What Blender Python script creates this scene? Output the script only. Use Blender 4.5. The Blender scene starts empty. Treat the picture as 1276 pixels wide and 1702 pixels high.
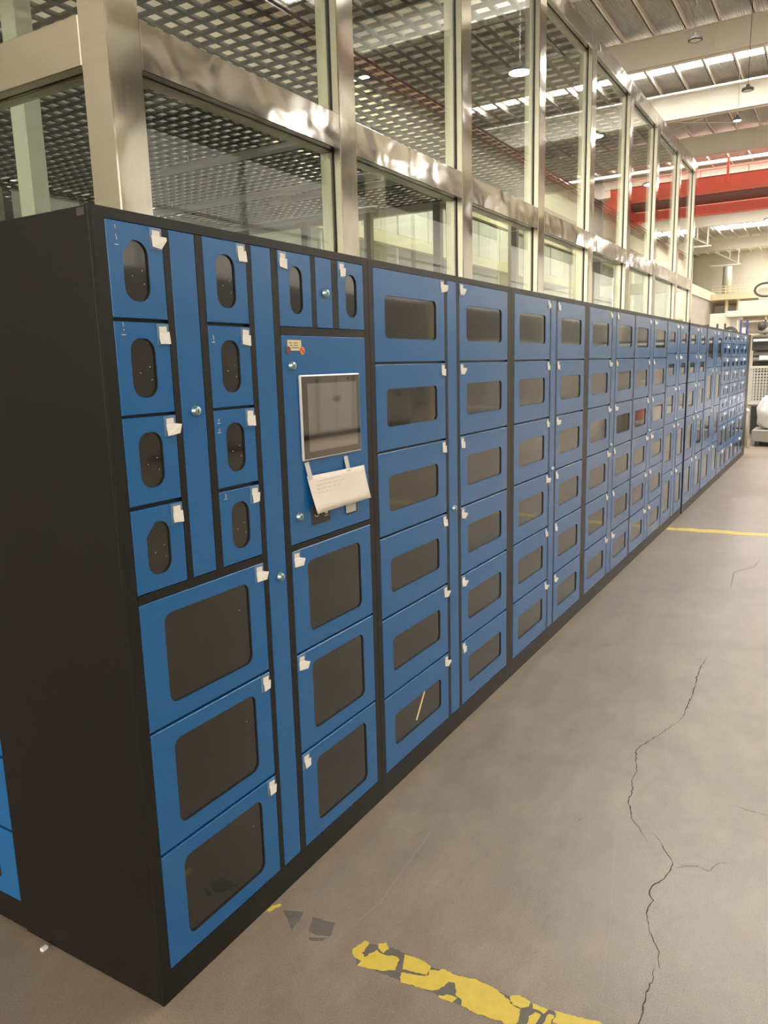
import bpy, bmesh, math, random
from mathutils import Vector, Matrix
random.seed(7)
SC = bpy.context.scene
COL = SC.collection

# ------------------------------------------------------------------ camera
RIGHT = Vector((0.8603465860161816, 0.5090316025528304, -0.02627887997610339))
DOWN = Vector((0.07227994626131791, -0.1728757726737222, -0.982287929576112))
FWD = Vector((-0.5045585806412991, 0.8432086306632308, -0.18552585770257757))
CAM = Vector((1.4231234599835976, -1.18637403313965, 1.6391065505646152))
cd = bpy.data.cameras.new('camera')
cam = bpy.data.objects.new('camera', cd)
COL.objects.link(cam)
M = Matrix((( RIGHT.x, -DOWN.x, -FWD.x, CAM.x),
            ( RIGHT.y, -DOWN.y, -FWD.y, CAM.y),
            ( RIGHT.z, -DOWN.z, -FWD.z, CAM.z),
            (0, 0, 0, 1)))
cam.matrix_world = M
cd.sensor_fit = 'HORIZONTAL'
cd.sensor_width = 36.0
cd.lens = 36.0 * 1279.41 / 1276.0
cd.clip_start = 0.05
cd.clip_end = 300
SC.camera = cam

# ------------------------------------------------------------------ world, exposure
W = bpy.data.worlds.new('overcast_sky')
SC.world = W
W.use_nodes = True
W.node_tree.nodes['Background'].inputs[0].default_value = (1.0, 0.97, 0.92, 1)
W.node_tree.nodes['Background'].inputs[1].default_value = 1.0
SKYLIGHT = 9.0     # daylight coming through the roof panes
BAND = 0.30  # glow of the band added to the right wall, lifts the roof
BACK = 5.5          # daylight through the translucent wall band
LAMP = 130.0         # high-bay lamp discs
SC.view_settings.view_transform = 'Standard'
SC.view_settings.look = 'None'
SC.view_settings.gamma = 1.0
SC.view_settings.exposure = 0.93
SC.view_settings.use_curve_mapping = False
SC.cycles.use_denoising = True
SC.cycles.max_bounces = 8
SC.cycles.diffuse_bounces = 4
SC.cycles.glossy_bounces = 4
SC.cycles.transparent_max_bounces = 16
SC.cycles.sample_clamp_indirect = 6.0
SC.cycles.caustics_reflective = False
SC.cycles.caustics_refractive = False

# ------------------------------------------------------------------ materials
def nodes_of(name):
    m = bpy.data.materials.new(name)
    m.use_nodes = True
    nt = m.node_tree
    return m, nt, nt.nodes['Principled BSDF']

def pmat(name, col, rough=0.5, metal=0.0, var=0.06, scale=8.0, bump=0.0, bscale=60.0, spec=0.5, coat=0.0, stretch=None):
    """Principled with a little procedural colour variation and optional fine bump."""
    m, nt, b = nodes_of(name)
    L = nt.links
    tc = nt.nodes.new('ShaderNodeTexCoord')
    mp = nt.nodes.new('ShaderNodeMapping')
    L.new(tc.outputs['Object'], mp.inputs[0])
    if stretch:
        mp.inputs['Scale'].default_value = stretch
    nz = nt.nodes.new('ShaderNodeTexNoise')
    nz.inputs['Scale'].default_value = scale
    nz.inputs['Detail'].default_value = 5
    L.new(mp.outputs[0], nz.inputs['Vector'])
    mx = nt.nodes.new('ShaderNodeMix')
    mx.data_type = 'RGBA'
    lo = [c * (1 - var) for c in col]
    hi = [min(1, c * (1 + var)) for c in col]
    mx.inputs[6].default_value = (*lo, 1)
    mx.inputs[7].default_value = (*hi, 1)
    L.new(nz.outputs['Fac'], mx.inputs[0])
    L.new(mx.outputs[2], b.inputs['Base Color'])
    b.inputs['Roughness'].default_value = rough
    b.inputs['Metallic'].default_value = metal
    b.inputs['Specular IOR Level'].default_value = spec
    b.inputs['Coat Weight'].default_value = coat
    if bump:
        n2 = nt.nodes.new('ShaderNodeTexNoise')
        n2.inputs['Scale'].default_value = bscale
        n2.inputs['Detail'].default_value = 3
        L.new(mp.outputs[0], n2.inputs['Vector'])
        bp = nt.nodes.new('ShaderNodeBump')
        bp.inputs['Strength'].default_value = bump
        bp.inputs['Distance'].default_value = 0.01
        L.new(n2.outputs['Fac'], bp.inputs['Height'])
        L.new(bp.outputs[0], b.inputs['Normal'])
    return m

def emat(name, col, strength):
    m, nt, b = nodes_of(name)
    b.inputs['Base Color'].default_value = (*col, 1)
    b.inputs['Emission Color'].default_value = (*col, 1)
    b.inputs['Emission Strength'].default_value = strength
    return m

def glassmat(name, tint, rough=0.0):
    """Thin pane: clear transmission mixed with a Fresnel mirror reflection."""
    m = bpy.data.materials.new(name)
    m.use_nodes = True
    nt = m.node_tree
    nt.nodes.clear()
    out = nt.nodes.new('ShaderNodeOutputMaterial')
    tr = nt.nodes.new('ShaderNodeBsdfTransparent')
    tr.inputs[0].default_value = (*tint, 1)
    gl = nt.nodes.new('ShaderNodeBsdfGlossy')
    gl.inputs['Color'].default_value = (1, 1, 1, 1)
    gl.inputs['Roughness'].default_value = rough
    lw = nt.nodes.new('ShaderNodeLayerWeight')
    lw.inputs['Blend'].default_value = 0.5
    pw = nt.nodes.new('ShaderNodeMath')
    pw.operation = 'POWER'
    pw.inputs[1].default_value = 5.0
    nt.links.new(lw.outputs['Facing'], pw.inputs[0])
    mul = nt.nodes.new('ShaderNodeMath')
    mul.operation = 'MULTIPLY_ADD'
    mul.inputs[1].default_value = 0.95
    mul.inputs[2].default_value = 0.045
    mul.use_clamp = True
    nt.links.new(pw.outputs[0], mul.inputs[0])
    mx = nt.nodes.new('ShaderNodeMixShader')
    nt.links.new(mul.outputs[0], mx.inputs[0])
    nt.links.new(tr.outputs[0], mx.inputs[1])
    nt.links.new(gl.outputs[0], mx.inputs[2])
    nt.links.new(mx.outputs[0], out.inputs[0])
    return m

def steelmat(name, col, rough, ripple, rscale, stretch):
    """Stainless sheet: brushed grain plus slow ripples that bend the mirror image."""
    m, nt, b = nodes_of(name)
    L = nt.links
    tc = nt.nodes.new('ShaderNodeTexCoord')
    b.inputs['Metallic'].default_value = 1.0
    mp = nt.nodes.new('ShaderNodeMapping')
    mp.inputs['Scale'].default_value = stretch
    L.new(tc.outputs['Object'], mp.inputs[0])
    n1 = nt.nodes.new('ShaderNodeTexNoise')
    n1.inputs['Scale'].default_value = 90
    n1.inputs['Detail'].default_value = 2
    L.new(mp.outputs[0], n1.inputs['Vector'])
    rmp = nt.nodes.new('ShaderNodeMapRange')
    rmp.inputs[3].default_value = rough * 0.8
    rmp.inputs[4].default_value = rough * 1.25
    L.new(n1.outputs['Fac'], rmp.inputs[0])
    L.new(rmp.outputs[0], b.inputs['Roughness'])
    mx = nt.nodes.new('ShaderNodeMix')
    mx.data_type = 'RGBA'
    mx.inputs[6].default_value = (*[c * 0.95 for c in col], 1)
    mx.inputs[7].default_value = (*[min(1, c * 1.05) for c in col], 1)
    L.new(n1.outputs['Fac'], mx.inputs[0])
    L.new(mx.outputs[2], b.inputs['Base Color'])
    n2 = nt.nodes.new('ShaderNodeTexNoise')
    n2.inputs['Scale'].default_value = rscale
    n2.inputs['Detail'].default_value = 1.0
    n2.inputs['Distortion'].default_value = 0.6
    L.new(tc.outputs['Object'], n2.inputs['Vector'])
    bp = nt.nodes.new('ShaderNodeBump')
    bp.inputs['Strength'].default_value = ripple
    bp.inputs['Distance'].default_value = 0.02
    L.new(n2.outputs['Fac'], bp.inputs['Height'])
    L.new(bp.outputs[0], b.inputs['Normal'])
    return m

def concrete():
    m, nt, b = nodes_of('polished_concrete')
    L = nt.links
    tc = nt.nodes.new('ShaderNodeTexCoord')
    def noise(scale, detail, rough=0.55, stretch=None):
        n = nt.nodes.new('ShaderNodeTexNoise')
        n.inputs['Scale'].default_value = scale
        n.inputs['Detail'].default_value = detail
        n.inputs['Roughness'].default_value = rough
        if stretch:
            mp = nt.nodes.new('ShaderNodeMapping')
            mp.inputs['Scale'].default_value = stretch
            L.new(tc.outputs['Object'], mp.inputs[0])
            L.new(mp.outputs[0], n.inputs['Vector'])
        else:
            L.new(tc.outputs['Object'], n.inputs['Vector'])
        return n
    big = noise(1.4, 9, 0.68)
    mid = noise(6.0, 8, 0.66, (1.5, 0.7, 1))
    fine = noise(260, 3, 0.7)
    speck = noise(95, 2, 0.5)
    ramp = nt.nodes.new('ShaderNodeValToRGB')
    e = ramp.color_ramp.elements
    e[0].position, e[0].color = 0.30, (0.205, 0.160, 0.121, 1)
    e[1].position, e[1].color = 0.70, (0.370, 0.300, 0.232, 1)
    k = ramp.color_ramp.elements.new(0.5)
    k.color = (0.284, 0.225, 0.172, 1)
    add = nt.nodes.new('ShaderNodeMix')
    add.data_type = 'FLOAT'
    add.inputs[0].default_value = 0.45
    L.new(big.outputs['Fac'], add.inputs[2])
    L.new(mid.outputs['Fac'], add.inputs[3])
    L.new(add.outputs[0], ramp.inputs[0])
    # fine aggregate
    fr = nt.nodes.new('ShaderNodeValToRGB')
    fr.color_ramp.elements[0].position, fr.color_ramp.elements[0].color = 0.32, (0.72, 0.70, 0.68, 1)
    fr.color_ramp.elements[1].position, fr.color_ramp.elements[1].color = 0.68, (1.24, 1.24, 1.24, 1)
    L.new(fine.outputs['Fac'], fr.inputs[0])
    mul = nt.nodes.new('ShaderNodeMix')
    mul.data_type = 'RGBA'
    mul.blend_type = 'MULTIPLY'
    mul.inputs[0].default_value = 1.0
    L.new(ramp.outputs[0], mul.inputs[6])
    L.new(fr.outputs[0], mul.inputs[7])
    sr = nt.nodes.new('ShaderNodeValToRGB')
    sr.color_ramp.elements[0].position, sr.color_ramp.elements[0].color = 0.74, (0, 0, 0, 1)
    sr.color_ramp.elements[1].position, sr.color_ramp.elements[1].color = 0.80, (1, 1, 1, 1)
    L.new(speck.outputs['Fac'], sr.inputs[0])
    m2 = nt.nodes.new('ShaderNodeMix')
    m2.data_type = 'RGBA'
    m2.inputs[7].default_value = (0.42, 0.38, 0.33, 1)
    L.new(sr.outputs[0], m2.inputs[0])
    L.new(mul.outputs[2], m2.inputs[6])
    L.new(m2.outputs[2], b.inputs['Base Color'])
    rr = nt.nodes.new('ShaderNodeMapRange')
    rr.inputs[3].default_value = 0.20
    rr.inputs[4].default_value = 0.44
    L.new(mid.outputs['Fac'], rr.inputs[0])
    L.new(rr.outputs[0], b.inputs['Roughness'])
    b.inputs['Specular IOR Level'].default_value = 0.5
    bp = nt.nodes.new('ShaderNodeBump')
    bp.inputs['Strength'].default_value = 0.12
    bp.inputs['Distance'].default_value = 0.002
    L.new(fine.outputs['Fac'], bp.inputs['Height'])
    L.new(bp.outputs[0], b.inputs['Normal'])
    return m

def corrug(name, c1, scale, axis):
    """Ribbed metal sheet too far away to tell single ribs: ribs by bump."""
    m, nt, b = nodes_of(name)
    L = nt.links
    tc = nt.nodes.new('ShaderNodeTexCoord')
    wv = nt.nodes.new('ShaderNodeTexWave')
    wv.bands_direction = axis
    wv.inputs['Scale'].default_value = scale
    wv.inputs['Distortion'].default_value = 0.0
    L.new(tc.outputs['Object'], wv.inputs['Vector'])
    nz = nt.nodes.new('ShaderNodeTexNoise')
    nz.inputs['Scale'].default_value = 0.8
    L.new(tc.outputs['Object'], nz.inputs['Vector'])
    mx = nt.nodes.new('ShaderNodeMix')
    mx.data_type = 'RGBA'
    mx.inputs[6].default_value = (*[c * 0.92 for c in c1], 1)
    mx.inputs[7].default_value = (*c1, 1)
    L.new(nz.outputs['Fac'], mx.inputs[0])
    L.new(mx.outputs[2], b.inputs['Base Color'])
    b.inputs['Roughness'].default_value = 0.5
    bp = nt.nodes.new('ShaderNodeBump')
    bp.inputs['Strength'].default_value = 0.9
    bp.inputs['Distance'].default_value = 0.03
    L.new(wv.outputs['Fac'], bp.inputs['Height'])
    L.new(bp.outputs[0], b.inputs['Normal'])
    return m

MT = {}
MT['blue'] = pmat('blue_powder_coat', (0.009, 0.122, 0.345), 0.25, var=0.05, scale=3, bump=0.02, bscale=420, spec=0.55)
MT['black'] = pmat('black_powder_coat', (0.0075, 0.0068, 0.006), 0.40, var=0.10, scale=2, bump=0.04, bscale=500, spec=0.38)
MT['smoke'] = pmat('smoked_acrylic', (0.020, 0.019, 0.017), 0.055, var=0.1, scale=3, bump=0.012, bscale=7, spec=0.75)
MT['lock'] = pmat('zinc_lock', (0.36, 0.52, 0.53), 0.28, metal=0.85, var=0.1, scale=40)
MT['keyhole'] = pmat('keyhole_dark', (0.03, 0.05, 0.05), 0.5)
MT['paper'] = pmat('white_label_paper', (0.80, 0.77, 0.72), 0.75, var=0.06, scale=60)
MT['sleeve'] = pmat('clear_plastic_sleeve', (0.13, 0.24, 0.36), 0.12, var=0.1, scale=20, spec=0.6)
MT['sheet'] = pmat('notice_paper', (0.86, 0.80, 0.71), 0.8, var=0.05, scale=14, bump=0.05, bscale=12)
MT['tape_clear'] = pmat('milky_tape', (0.56, 0.57, 0.56), 0.3, var=0.08, scale=50)
MT['pencil'] = pmat('pencil_grey', (0.42, 0.37, 0.31), 0.8)
MT['bezel'] = pmat('silver_bezel', (0.78, 0.77, 0.75), 0.3, metal=0.3, var=0.03)
MT['screen'] = pmat('black_glass', (0.013, 0.012, 0.011), 0.03, var=0.05, spec=0.8)
MT['display'] = pmat('dark_display', (0.05, 0.044, 0.036), 0.04, var=0.05, spec=1.0)
MT['screen'].node_tree.nodes['Principled BSDF'].inputs['IOR'].default_value = 2.0
MT['display'].node_tree.nodes['Principled BSDF'].inputs['IOR'].default_value = 2.5
MT['sticker'] = pmat('cream_sticker', (0.78, 0.66, 0.38), 0.6, var=0.06, scale=50)
MT['orange'] = pmat('orange_dot', (0.80, 0.20, 0.06), 0.6)
MT['maroon'] = pmat('dark_red_dot', (0.16, 0.06, 0.07), 0.6)
MT['ink'] = pmat('dark_ink', (0.06, 0.05, 0.04), 0.7)
MT['white'] = pmat('white_print', (0.82, 0.82, 0.80), 0.6)
MT['steel_post'] = steelmat('stainless_post', (0.385, 0.365, 0.325), 0.09, 0.20, 3.0, (1, 1, 0.05))  # fronts toned down in colour for a dim reflection
MT['steel_rail'] = steelmat('stainless_rail', (0.37, 0.345, 0.31), 0.11, 0.30, 4.5, (1, 0.05, 1))
MT['steel_brushed_lit'] = steelmat('brushed_stainless_lit', (0.60, 0.56, 0.455), 0.34, 0.05, 2.0, (0.05, 1, 1))  # lighter cream: warm light on the side faces put into the colour
MT['gasket'] = pmat('dark_gasket', (0.02, 0.019, 0.018), 0.6)
MT['glass'] = glassmat('clear_pane', (0.90, 0.94, 0.91))
MT['grid'] = pmat('dark_grid_slat', (0.030, 0.029, 0.028), 0.5, var=0.1)
MT['tube'] = pmat('pale_tube', (0.55, 0.57, 0.55), 0.3, var=0.05)
MT['floor'] = concrete()
MT['crack'] = pmat('crack_dark', (0.05, 0.042, 0.036), 0.9)
MT['scratch'] = pmat('scratch_pale', (0.36, 0.32, 0.28), 0.6)
MT['yellow'] = pmat('yellow_tape', (0.72, 0.54, 0.085), 0.45, var=0.16, scale=30, bump=0.15, bscale=45)
MT['residue'] = pmat('tape_residue', (0.150, 0.130, 0.110), 0.6, var=0.2, scale=30)
MT['cream'] = pmat('cream_steel', (0.80, 0.73, 0.49), 0.5, var=0.05, scale=1.0)
MT['girder'] = pmat('offwhite_steel', (0.74, 0.70, 0.62), 0.5, var=0.05, scale=0.7)
MT['deck'] = corrug('roof_deck', (0.72, 0.70, 0.66), 9.0, 'X')
MT['cladding'] = corrug('ribbed_cladding', (0.66, 0.61, 0.54), 9.0, 'Y')
MT['cladding_end'] = corrug('ribbed_end_cladding', (0.62, 0.57, 0.52), 6.0, 'X')
MT['panel'] = pmat('pale_sheet_panel', (0.74, 0.71, 0.64), 0.5, var=0.08, scale=2.0, bump=0.15, bscale=3, stretch=(1, 4, 0.4))
MT['plaster'] = pmat('warm_wall', (0.74, 0.68, 0.58), 0.8, var=0.06, scale=0.5)
MT['dimgreen'] = pmat('dull_grey_green_wall', (0.30, 0.31, 0.26), 0.7, var=0.25, scale=1.2)
MT['peach'] = pmat('pale_upper_wall', (0.84, 0.77, 0.67), 0.7, var=0.1, scale=0.5)
MT['dimwall'] = pmat('grey_wall_paint', (0.30, 0.29, 0.26), 0.8, var=0.08, scale=0.6)
MT['end_backlit'] = pmat('backlit_steel_dark', (0.05, 0.055, 0.055), 0.35, var=0.1)  # end-wall steel coloured dark to look backlit
MT['red'] = pmat('crane_red', (0.95, 0.165, 0.115), 0.45, var=0.06, scale=1.0)
MT['dullred'] = pmat('dull_red_bar', (0.30, 0.08, 0.07), 0.6)
MT['darkred'] = pmat('crane_dark_maroon', (0.16, 0.05, 0.045), 0.6, var=0.08, scale=1.0)  # shade between the girders put into the colour; also on the top flange
MT['green'] = pmat('green_glazing', (0.05, 0.19, 0.13), 0.25, var=0.15, scale=1.0)
MT['sky'] = emat('bright_skylight', (1.0, 0.985, 0.95), SKYLIGHT)
MT['band'] = emat('added_fill_glazing', (1.0, 0.96, 0.88), BAND)
MT['backband'] = emat('daylit_end_glazing', (1.0, 0.93, 0.82), BACK)
MT['lamp_on'] = emat('lit_lamp', (1.0, 0.97, 0.90), LAMP)
MT['lamp_off'] = pmat('lamp_lens', (0.70, 0.70, 0.66), 0.3)
MT['dark'] = pmat('dark_machine', (0.055, 0.050, 0.044), 0.5, var=0.15, scale=2)
MT['midgrey'] = pmat('mid_grey_steel', (0.33, 0.31, 0.28), 0.45, var=0.08, scale=2)
MT['mesh'] = pmat('white_wire', (0.72, 0.69, 0.62), 0.5, var=0.05)
MT['cloth'] = pmat('white_cloth', (0.80, 0.80, 0.80), 0.9, var=0.05, scale=6, bump=0.5, bscale=9)
MT['skin'] = pmat('pale_machine', (0.74, 0.68, 0.54), 0.5, var=0.05, scale=1)
MT['cabinet'] = pmat('grey_cabinet', (0.42, 0.39, 0.34), 0.45, var=0.05, scale=2)
MT['bluepost'] = pmat('blue_post', (0.05, 0.10, 0.28), 0.5)
MT['palegreen'] = pmat('pale_green_paint', (0.84, 0.82, 0.68), 0.5, var=0.04, scale=2)
MT['brick'] = pmat('dark_brown_stack', (0.10, 0.065, 0.05), 0.7, var=0.2, scale=3)

# ------------------------------------------------------------------ mesh helpers
class MB:
    def __init__(s):
        s.v, s.f = [], []
    def add(s, vs, fs):
        o = len(s.v)
        s.v += [tuple(v) for v in vs]
        s.f += [tuple(i + o for i in f) for f in fs]
        return s
    def box(s, x0, x1, y0, y1, z0, z1, c=0.0):
        if c <= 0:
            vs = [(x, y, z) for x in (x0, x1) for y in (y0, y1) for z in (z0, z1)]
            fs = [(0, 1, 3, 2), (4, 6, 7, 5), (0, 4, 5, 1), (2, 3, 7, 6), (0, 2, 6, 4), (1, 5, 7, 3)]
            return s.add(vs, fs)
        bm = bmesh.new()
        bmesh.ops.create_cube(bm, size=1.0)
        bmesh.ops.scale(bm, vec=(x1 - x0, y1 - y0, z1 - z0), verts=bm.verts)
        bmesh.ops.translate(bm, vec=((x0 + x1) / 2, (y0 + y1) / 2, (z0 + z1) / 2), verts=bm.verts)
        bmesh.ops.bevel(bm, geom=list(bm.edges), offset=c, segments=1, affect='EDGES')
        bm.verts.index_update()
        s.add([v.co[:] for v in bm.verts], [[v.index for v in f.verts] for f in bm.faces])
        bm.free()
        return s
    def tube(s, p, q, r, n=10, r2=None):
        p, q = Vector(p), Vector(q)
        d = (q - p).normalized()
        a = d.orthogonal().normalized()
        b = d.cross(a)
        r2 = r if r2 is None else r2
        vs = []
        for i in range(n):
            t = 2 * math.pi * i / n
            o = a * math.cos(t) + b * math.sin(t)
            vs += [p + o * r, q + o * r2]
        fs = [(2 * i, 2 * ((i + 1) % n), 2 * ((i + 1) % n) + 1, 2 * i + 1) for i in range(n)]
        fs += [tuple(2 * i for i in range(n))[::-1], tuple(2 * i + 1 for i in range(n))]
        return s.add(vs, fs)
    def path(s, pts, r, n=8):
        for a, b in zip(pts, pts[1:]):
            s.tube(a, b, r, n)
        return s
    def poly(s, pts, z0, z1):
        """flat outline extruded in z"""
        n = len(pts)
        ar = sum(pts[i][0] * pts[(i + 1) % n][1] - pts[(i + 1) % n][0] * pts[i][1] for i in range(n))
        if ar < 0:
            pts = pts[::-1]
        vs = [(x, y, z0) for x, y in pts] + [(x, y, z1) for x, y in pts]
        fs = [tuple(range(n))[::-1], tuple(range(n, 2 * n))]
        fs += [(i, (i + 1) % n, n + (i + 1) % n, n + i) for i in range(n)]
        return s.add(vs, fs)
    def lathe(s, prof, n=24, axis='z', at=(0, 0, 0)):
        vs, fs = [], []
        k = len(prof)
        for i in range(n):
            t = 2 * math.pi * i / n
            for r, h in prof:
                if axis == 'z':
                    vs.append((at[0] + r * math.cos(t), at[1] + r * math.sin(t), at[2] + h))
                else:
                    vs.append((at[0] + h, at[1] + r * math.cos(t), at[2] + r * math.sin(t)))
        for i in range(n):
            j = (i + 1) % n
            for a in range(k - 1):
                fs.append((i * k + a, j * k + a, j * k + a + 1, i * k + a + 1))
        return s.add(vs, fs)
    def mesh(s, name, mat, smooth=False):
        me = bpy.data.meshes.new(name)
        me.from_pydata(s.v, [], s.f)
        me.validate()
        if mat is not None:
            me.materials.append(MT[mat] if isinstance(mat, str) else mat)
        bm = bmesh.new()
        bm.from_mesh(me)
        bmesh.ops.recalc_face_normals(bm, faces=bm.faces)
        bm.to_mesh(me)
        bm.free()
        if smooth:
            for p in me.polygons:
                p.use_smooth = True
        return me
    def obj(s, name, mat, parent=None, loc=(0, 0, 0), smooth=False):
        return put(name, s.mesh(name, mat, smooth), parent, loc)

def put(name, me, parent=None, loc=(0, 0, 0), rot=(0, 0, 0)):
    o = bpy.data.objects.new(name, me)
    COL.objects.link(o)
    o.parent = parent
    o.location = loc
    o.rotation_euler = rot
    return o

def tag(o, label=None, cat=None, group=None, kind=None):
    if label: o['label'] = label
    if cat: o['category'] = cat
    if group: o['group'] = group
    if kind: o['kind'] = kind
    return o

def thing(name, label, cat, loc=(0, 0, 0), rotz=0.0, group=None):
    o = put(name, None, None, loc, (0, 0, rotz))
    o.empty_display_size = 0.1
    return tag(o, label, cat, group)

def structure(o):
    o['kind'] = 'structure'
    return o

def copy_tree(o, parent=None):
    c = o.copy()
    COL.objects.link(c)
    c.parent = parent
    for ch in [k for k in o.children]:
        copy_tree(ch, c)
    return c

CACHE = {}
def cached(key, fn):
    if key not in CACHE:
        CACHE[key] = fn()
    return CACHE[key]

# ------------------------------------------------------------------ hall shell
XL, XR, YB, YF, ZR = -10.6, 15.0, -22.0, 68.0, 9.9
fl = structure(MB().box(XL - 0.3, XR + 0.3, YB - 0.3, YF + 0.3, -0.2, 0.0).obj('floor', 'floor'))

def ribbon(pts, w, z0, z1):
    """narrow flat strip following a crack line, thinning to its ends"""
    mb = MB()
    n = len(pts)
    # refine the line with small random kinks
    fine = []
    for a, b in zip(pts, pts[1:]):
        d = math.hypot(b[0] - a[0], b[1] - a[1])
        k = max(1, int(d / 0.012))
        for i in range(k):
            t = i / k
            j = min(0.003, d * 0.05)
            fine.append((a[0] + (b[0] - a[0]) * t + random.uniform(-j, j), a[1] + (b[1] - a[1]) * t + random.uniform(-j, j)))
    fine.append(pts[-1])
    L, Rr = [], []
    n = len(fine)
    for i, p in enumerate(fine):
        a = fine[max(0, i - 1)]
        b = fine[min(n - 1, i + 1)]
        dx, dy = b[0] - a[0], b[1] - a[1]
        l = math.hypot(dx, dy) or 1
        ww = w * (0.35 + 0.65 * random.random()) * min(1.0, 0.2 + 4 * min(i, n - 1 - i) / n)
        L.append((p[0] - dy / l * ww / 2, p[1] + dx / l * ww / 2))
        Rr.append((p[0] + dy / l * ww / 2, p[1] - dx / l * ww / 2))
    vs = [(x, y, z1) for x, y in L] + [(x, y, z1) for x, y in Rr]
    fs = [(i, i + 1, n + i + 1, n + i) for i in range(n - 1)]
    return mb.add(vs, fs)

CR = [([(0.869, 3.235), (0.857, 3.058), (0.862, 2.879), (0.874, 2.757), (0.879, 2.639), (0.877, 2.486), (0.885, 2.4), (0.872, 2.324)], 0.006),
      ([(0.872, 2.324), (0.84, 2.22), (0.809, 2.112), (0.77, 2.0), (0.763, 1.952), (0.803, 1.792), (0.805, 1.715), (0.828, 1.605), (0.823, 1.567), (0.865, 1.444), (0.906, 1.393), (0.946, 1.326)], 0.005),
      ([(0.946, 1.39), (0.98, 1.354), (1.001, 1.318), (1.043, 1.249), (1.046, 1.207), (1.034, 1.15), (1.006, 1.086), (1.008, 1.055), (1.024, 1.033), (1.019, 0.962), (1.039, 0.916), (1.046, 0.865)], 0.0042),
      ([(1.046, 0.89), (1.051, 0.881), (1.08, 0.831), (1.101, 0.755)], 0.0035),
      ([(1.084, 0.77), (1.09, 0.702), (1.085, 0.653), (1.089, 0.601), (1.093, 0.549), (1.102, 0.45), (1.11, 0.3)], 0.0045),
      ([(0.919, 5.673), (0.9, 5.4), (0.778, 5.145), (0.813, 4.668)], 0.006),
      ([(1.05, 1.22), (1.114, 1.27), (1.152, 1.256), (1.179, 1.323), (1.214, 1.333)], 0.002)]
for pts, w in CR:
    ribbon(pts, w, 0, 0.0006).obj('crack', 'crack', fl)
ribbon([(1.171, 1.701), (1.23, 1.695), (1.292, 1.689)], 0.003, 0, 0.0006).obj('scratch', 'crack', fl)
ribbon([(0.83, 1.363), (0.919, 0.952), (0.994, 0.559)], 0.002, 0, 0.0005).obj('scratch', 'scratch', fl)
ribbon([(0.25, 1.15), (0.29, 0.62), (0.26, 0.42)], 0.003, 0, 0.0005).obj('scratch', 'scratch', fl)

# worn yellow floor tape near the touchscreen locker
FR = [[(0.324, 0.41), (0.337, 0.457), (0.352, 0.456), (0.355, 0.414), (0.37, 0.404), (0.385, 0.443), (0.407, 0.437), (0.425, 0.441), (0.451, 0.449), (0.459, 0.439), (0.467, 0.404), (0.439, 0.383), (0.366, 0.366), (0.367, 0.388), (0.336, 0.391)],
      [(0.377, 0.468), (0.395, 0.48), (0.412, 0.464), (0.408, 0.443), (0.386, 0.452)],
      [(0.464, 0.466), (0.515, 0.472), (0.548, 0.464), (0.558, 0.432), (0.523, 0.424), (0.483, 0.416), (0.472, 0.442)],
      [(0.486, 0.403), (0.55, 0.424), (0.554, 0.451), (0.574, 0.46), (0.578, 0.471), (0.631, 0.468), (0.676, 0.48), (0.734, 0.477), (0.777, 0.46), (0.794, 0.448), (0.817, 0.446), (0.825, 0.406), (0.822, 0.375), (0.787, 0.387), (0.72, 0.379), (0.678, 0.384), (0.674, 0.398), (0.655, 0.403), (0.631, 0.441), (0.616, 0.436), (0.604, 0.401), (0.592, 0.392), (0.562, 0.384), (0.502, 0.375)],
      [(0.612, 0.382), (0.631, 0.396), (0.659, 0.4), (0.652, 0.38), (0.615, 0.379)],
      [(0.777, 0.471), (0.798, 0.488), (0.832, 0.48), (0.833, 0.465), (0.816, 0.451), (0.785, 0.449)],
      [(0.84, 0.479), (0.878, 0.48), (0.873, 0.462), (0.845, 0.466)],
      [(0.895, 0.484), (1.002, 0.504), (1.049, 0.501), (1.039, 0.458), (0.935, 0.452), (0.9, 0.446), (0.904, 0.467)],
      [(0.844, 0.436), (0.855, 0.457), (0.869, 0.455), (0.865, 0.399), (0.847, 0.398)],
      [(0.883, 0.443), (0.885, 0.469), (0.899, 0.468), (0.896, 0.416), (0.876, 0.41)],
      [(0.91, 0.435), (1.03, 0.449), (1.3, 0.47), (1.7, 0.50), (2.0, 0.52), (2.0, 0.435), (1.5, 0.40), (1.1, 0.375), (0.92, 0.39)],
      [(0.004, 0.418), (0.004, 0.445), (0.021, 0.463), (0.03, 0.459), (0.021, 0.443), (0.017, 0.419)]]
DK = [[(0.047, 0.444), (0.106, 0.469), (0.117, 0.44), (0.122, 0.389), (0.084, 0.418)],
      [(0.145, 0.465), (0.218, 0.475), (0.238, 0.425), (0.195, 0.406), (0.167, 0.413)],
      [(0.184, 0.389), (0.229, 0.412), (0.229, 0.397), (0.194, 0.382)],
      [(0.335, 0.405), (0.345, 0.45), (0.42, 0.474), (0.56, 0.462), (0.66, 0.474), (0.78, 0.472), (0.90, 0.482), (0.90, 0.41), (0.80, 0.388), (0.62, 0.384), (0.45, 0.378), (0.36, 0.372)]]
tp = thing('floor_tape', 'worn and torn yellow floor tape in front of the touchscreen locker', 'tape', (0, 0, 0))
def ragged(poly, step=0.008, amp=0.0022):
    out = []
    n = len(poly)
    for i in range(n):
        a, b = poly[i], poly[(i + 1) % n]
        d = math.hypot(b[0] - a[0], b[1] - a[1])
        k = max(1, int(d / step)) if d < 0.2 else 6
        for j in range(k):
            t = j / k
            out.append((a[0] + (b[0] - a[0]) * t + random.uniform(-amp, amp), a[1] + (b[1] - a[1]) * t + random.uniform(-amp, amp)))
    return out
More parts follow.
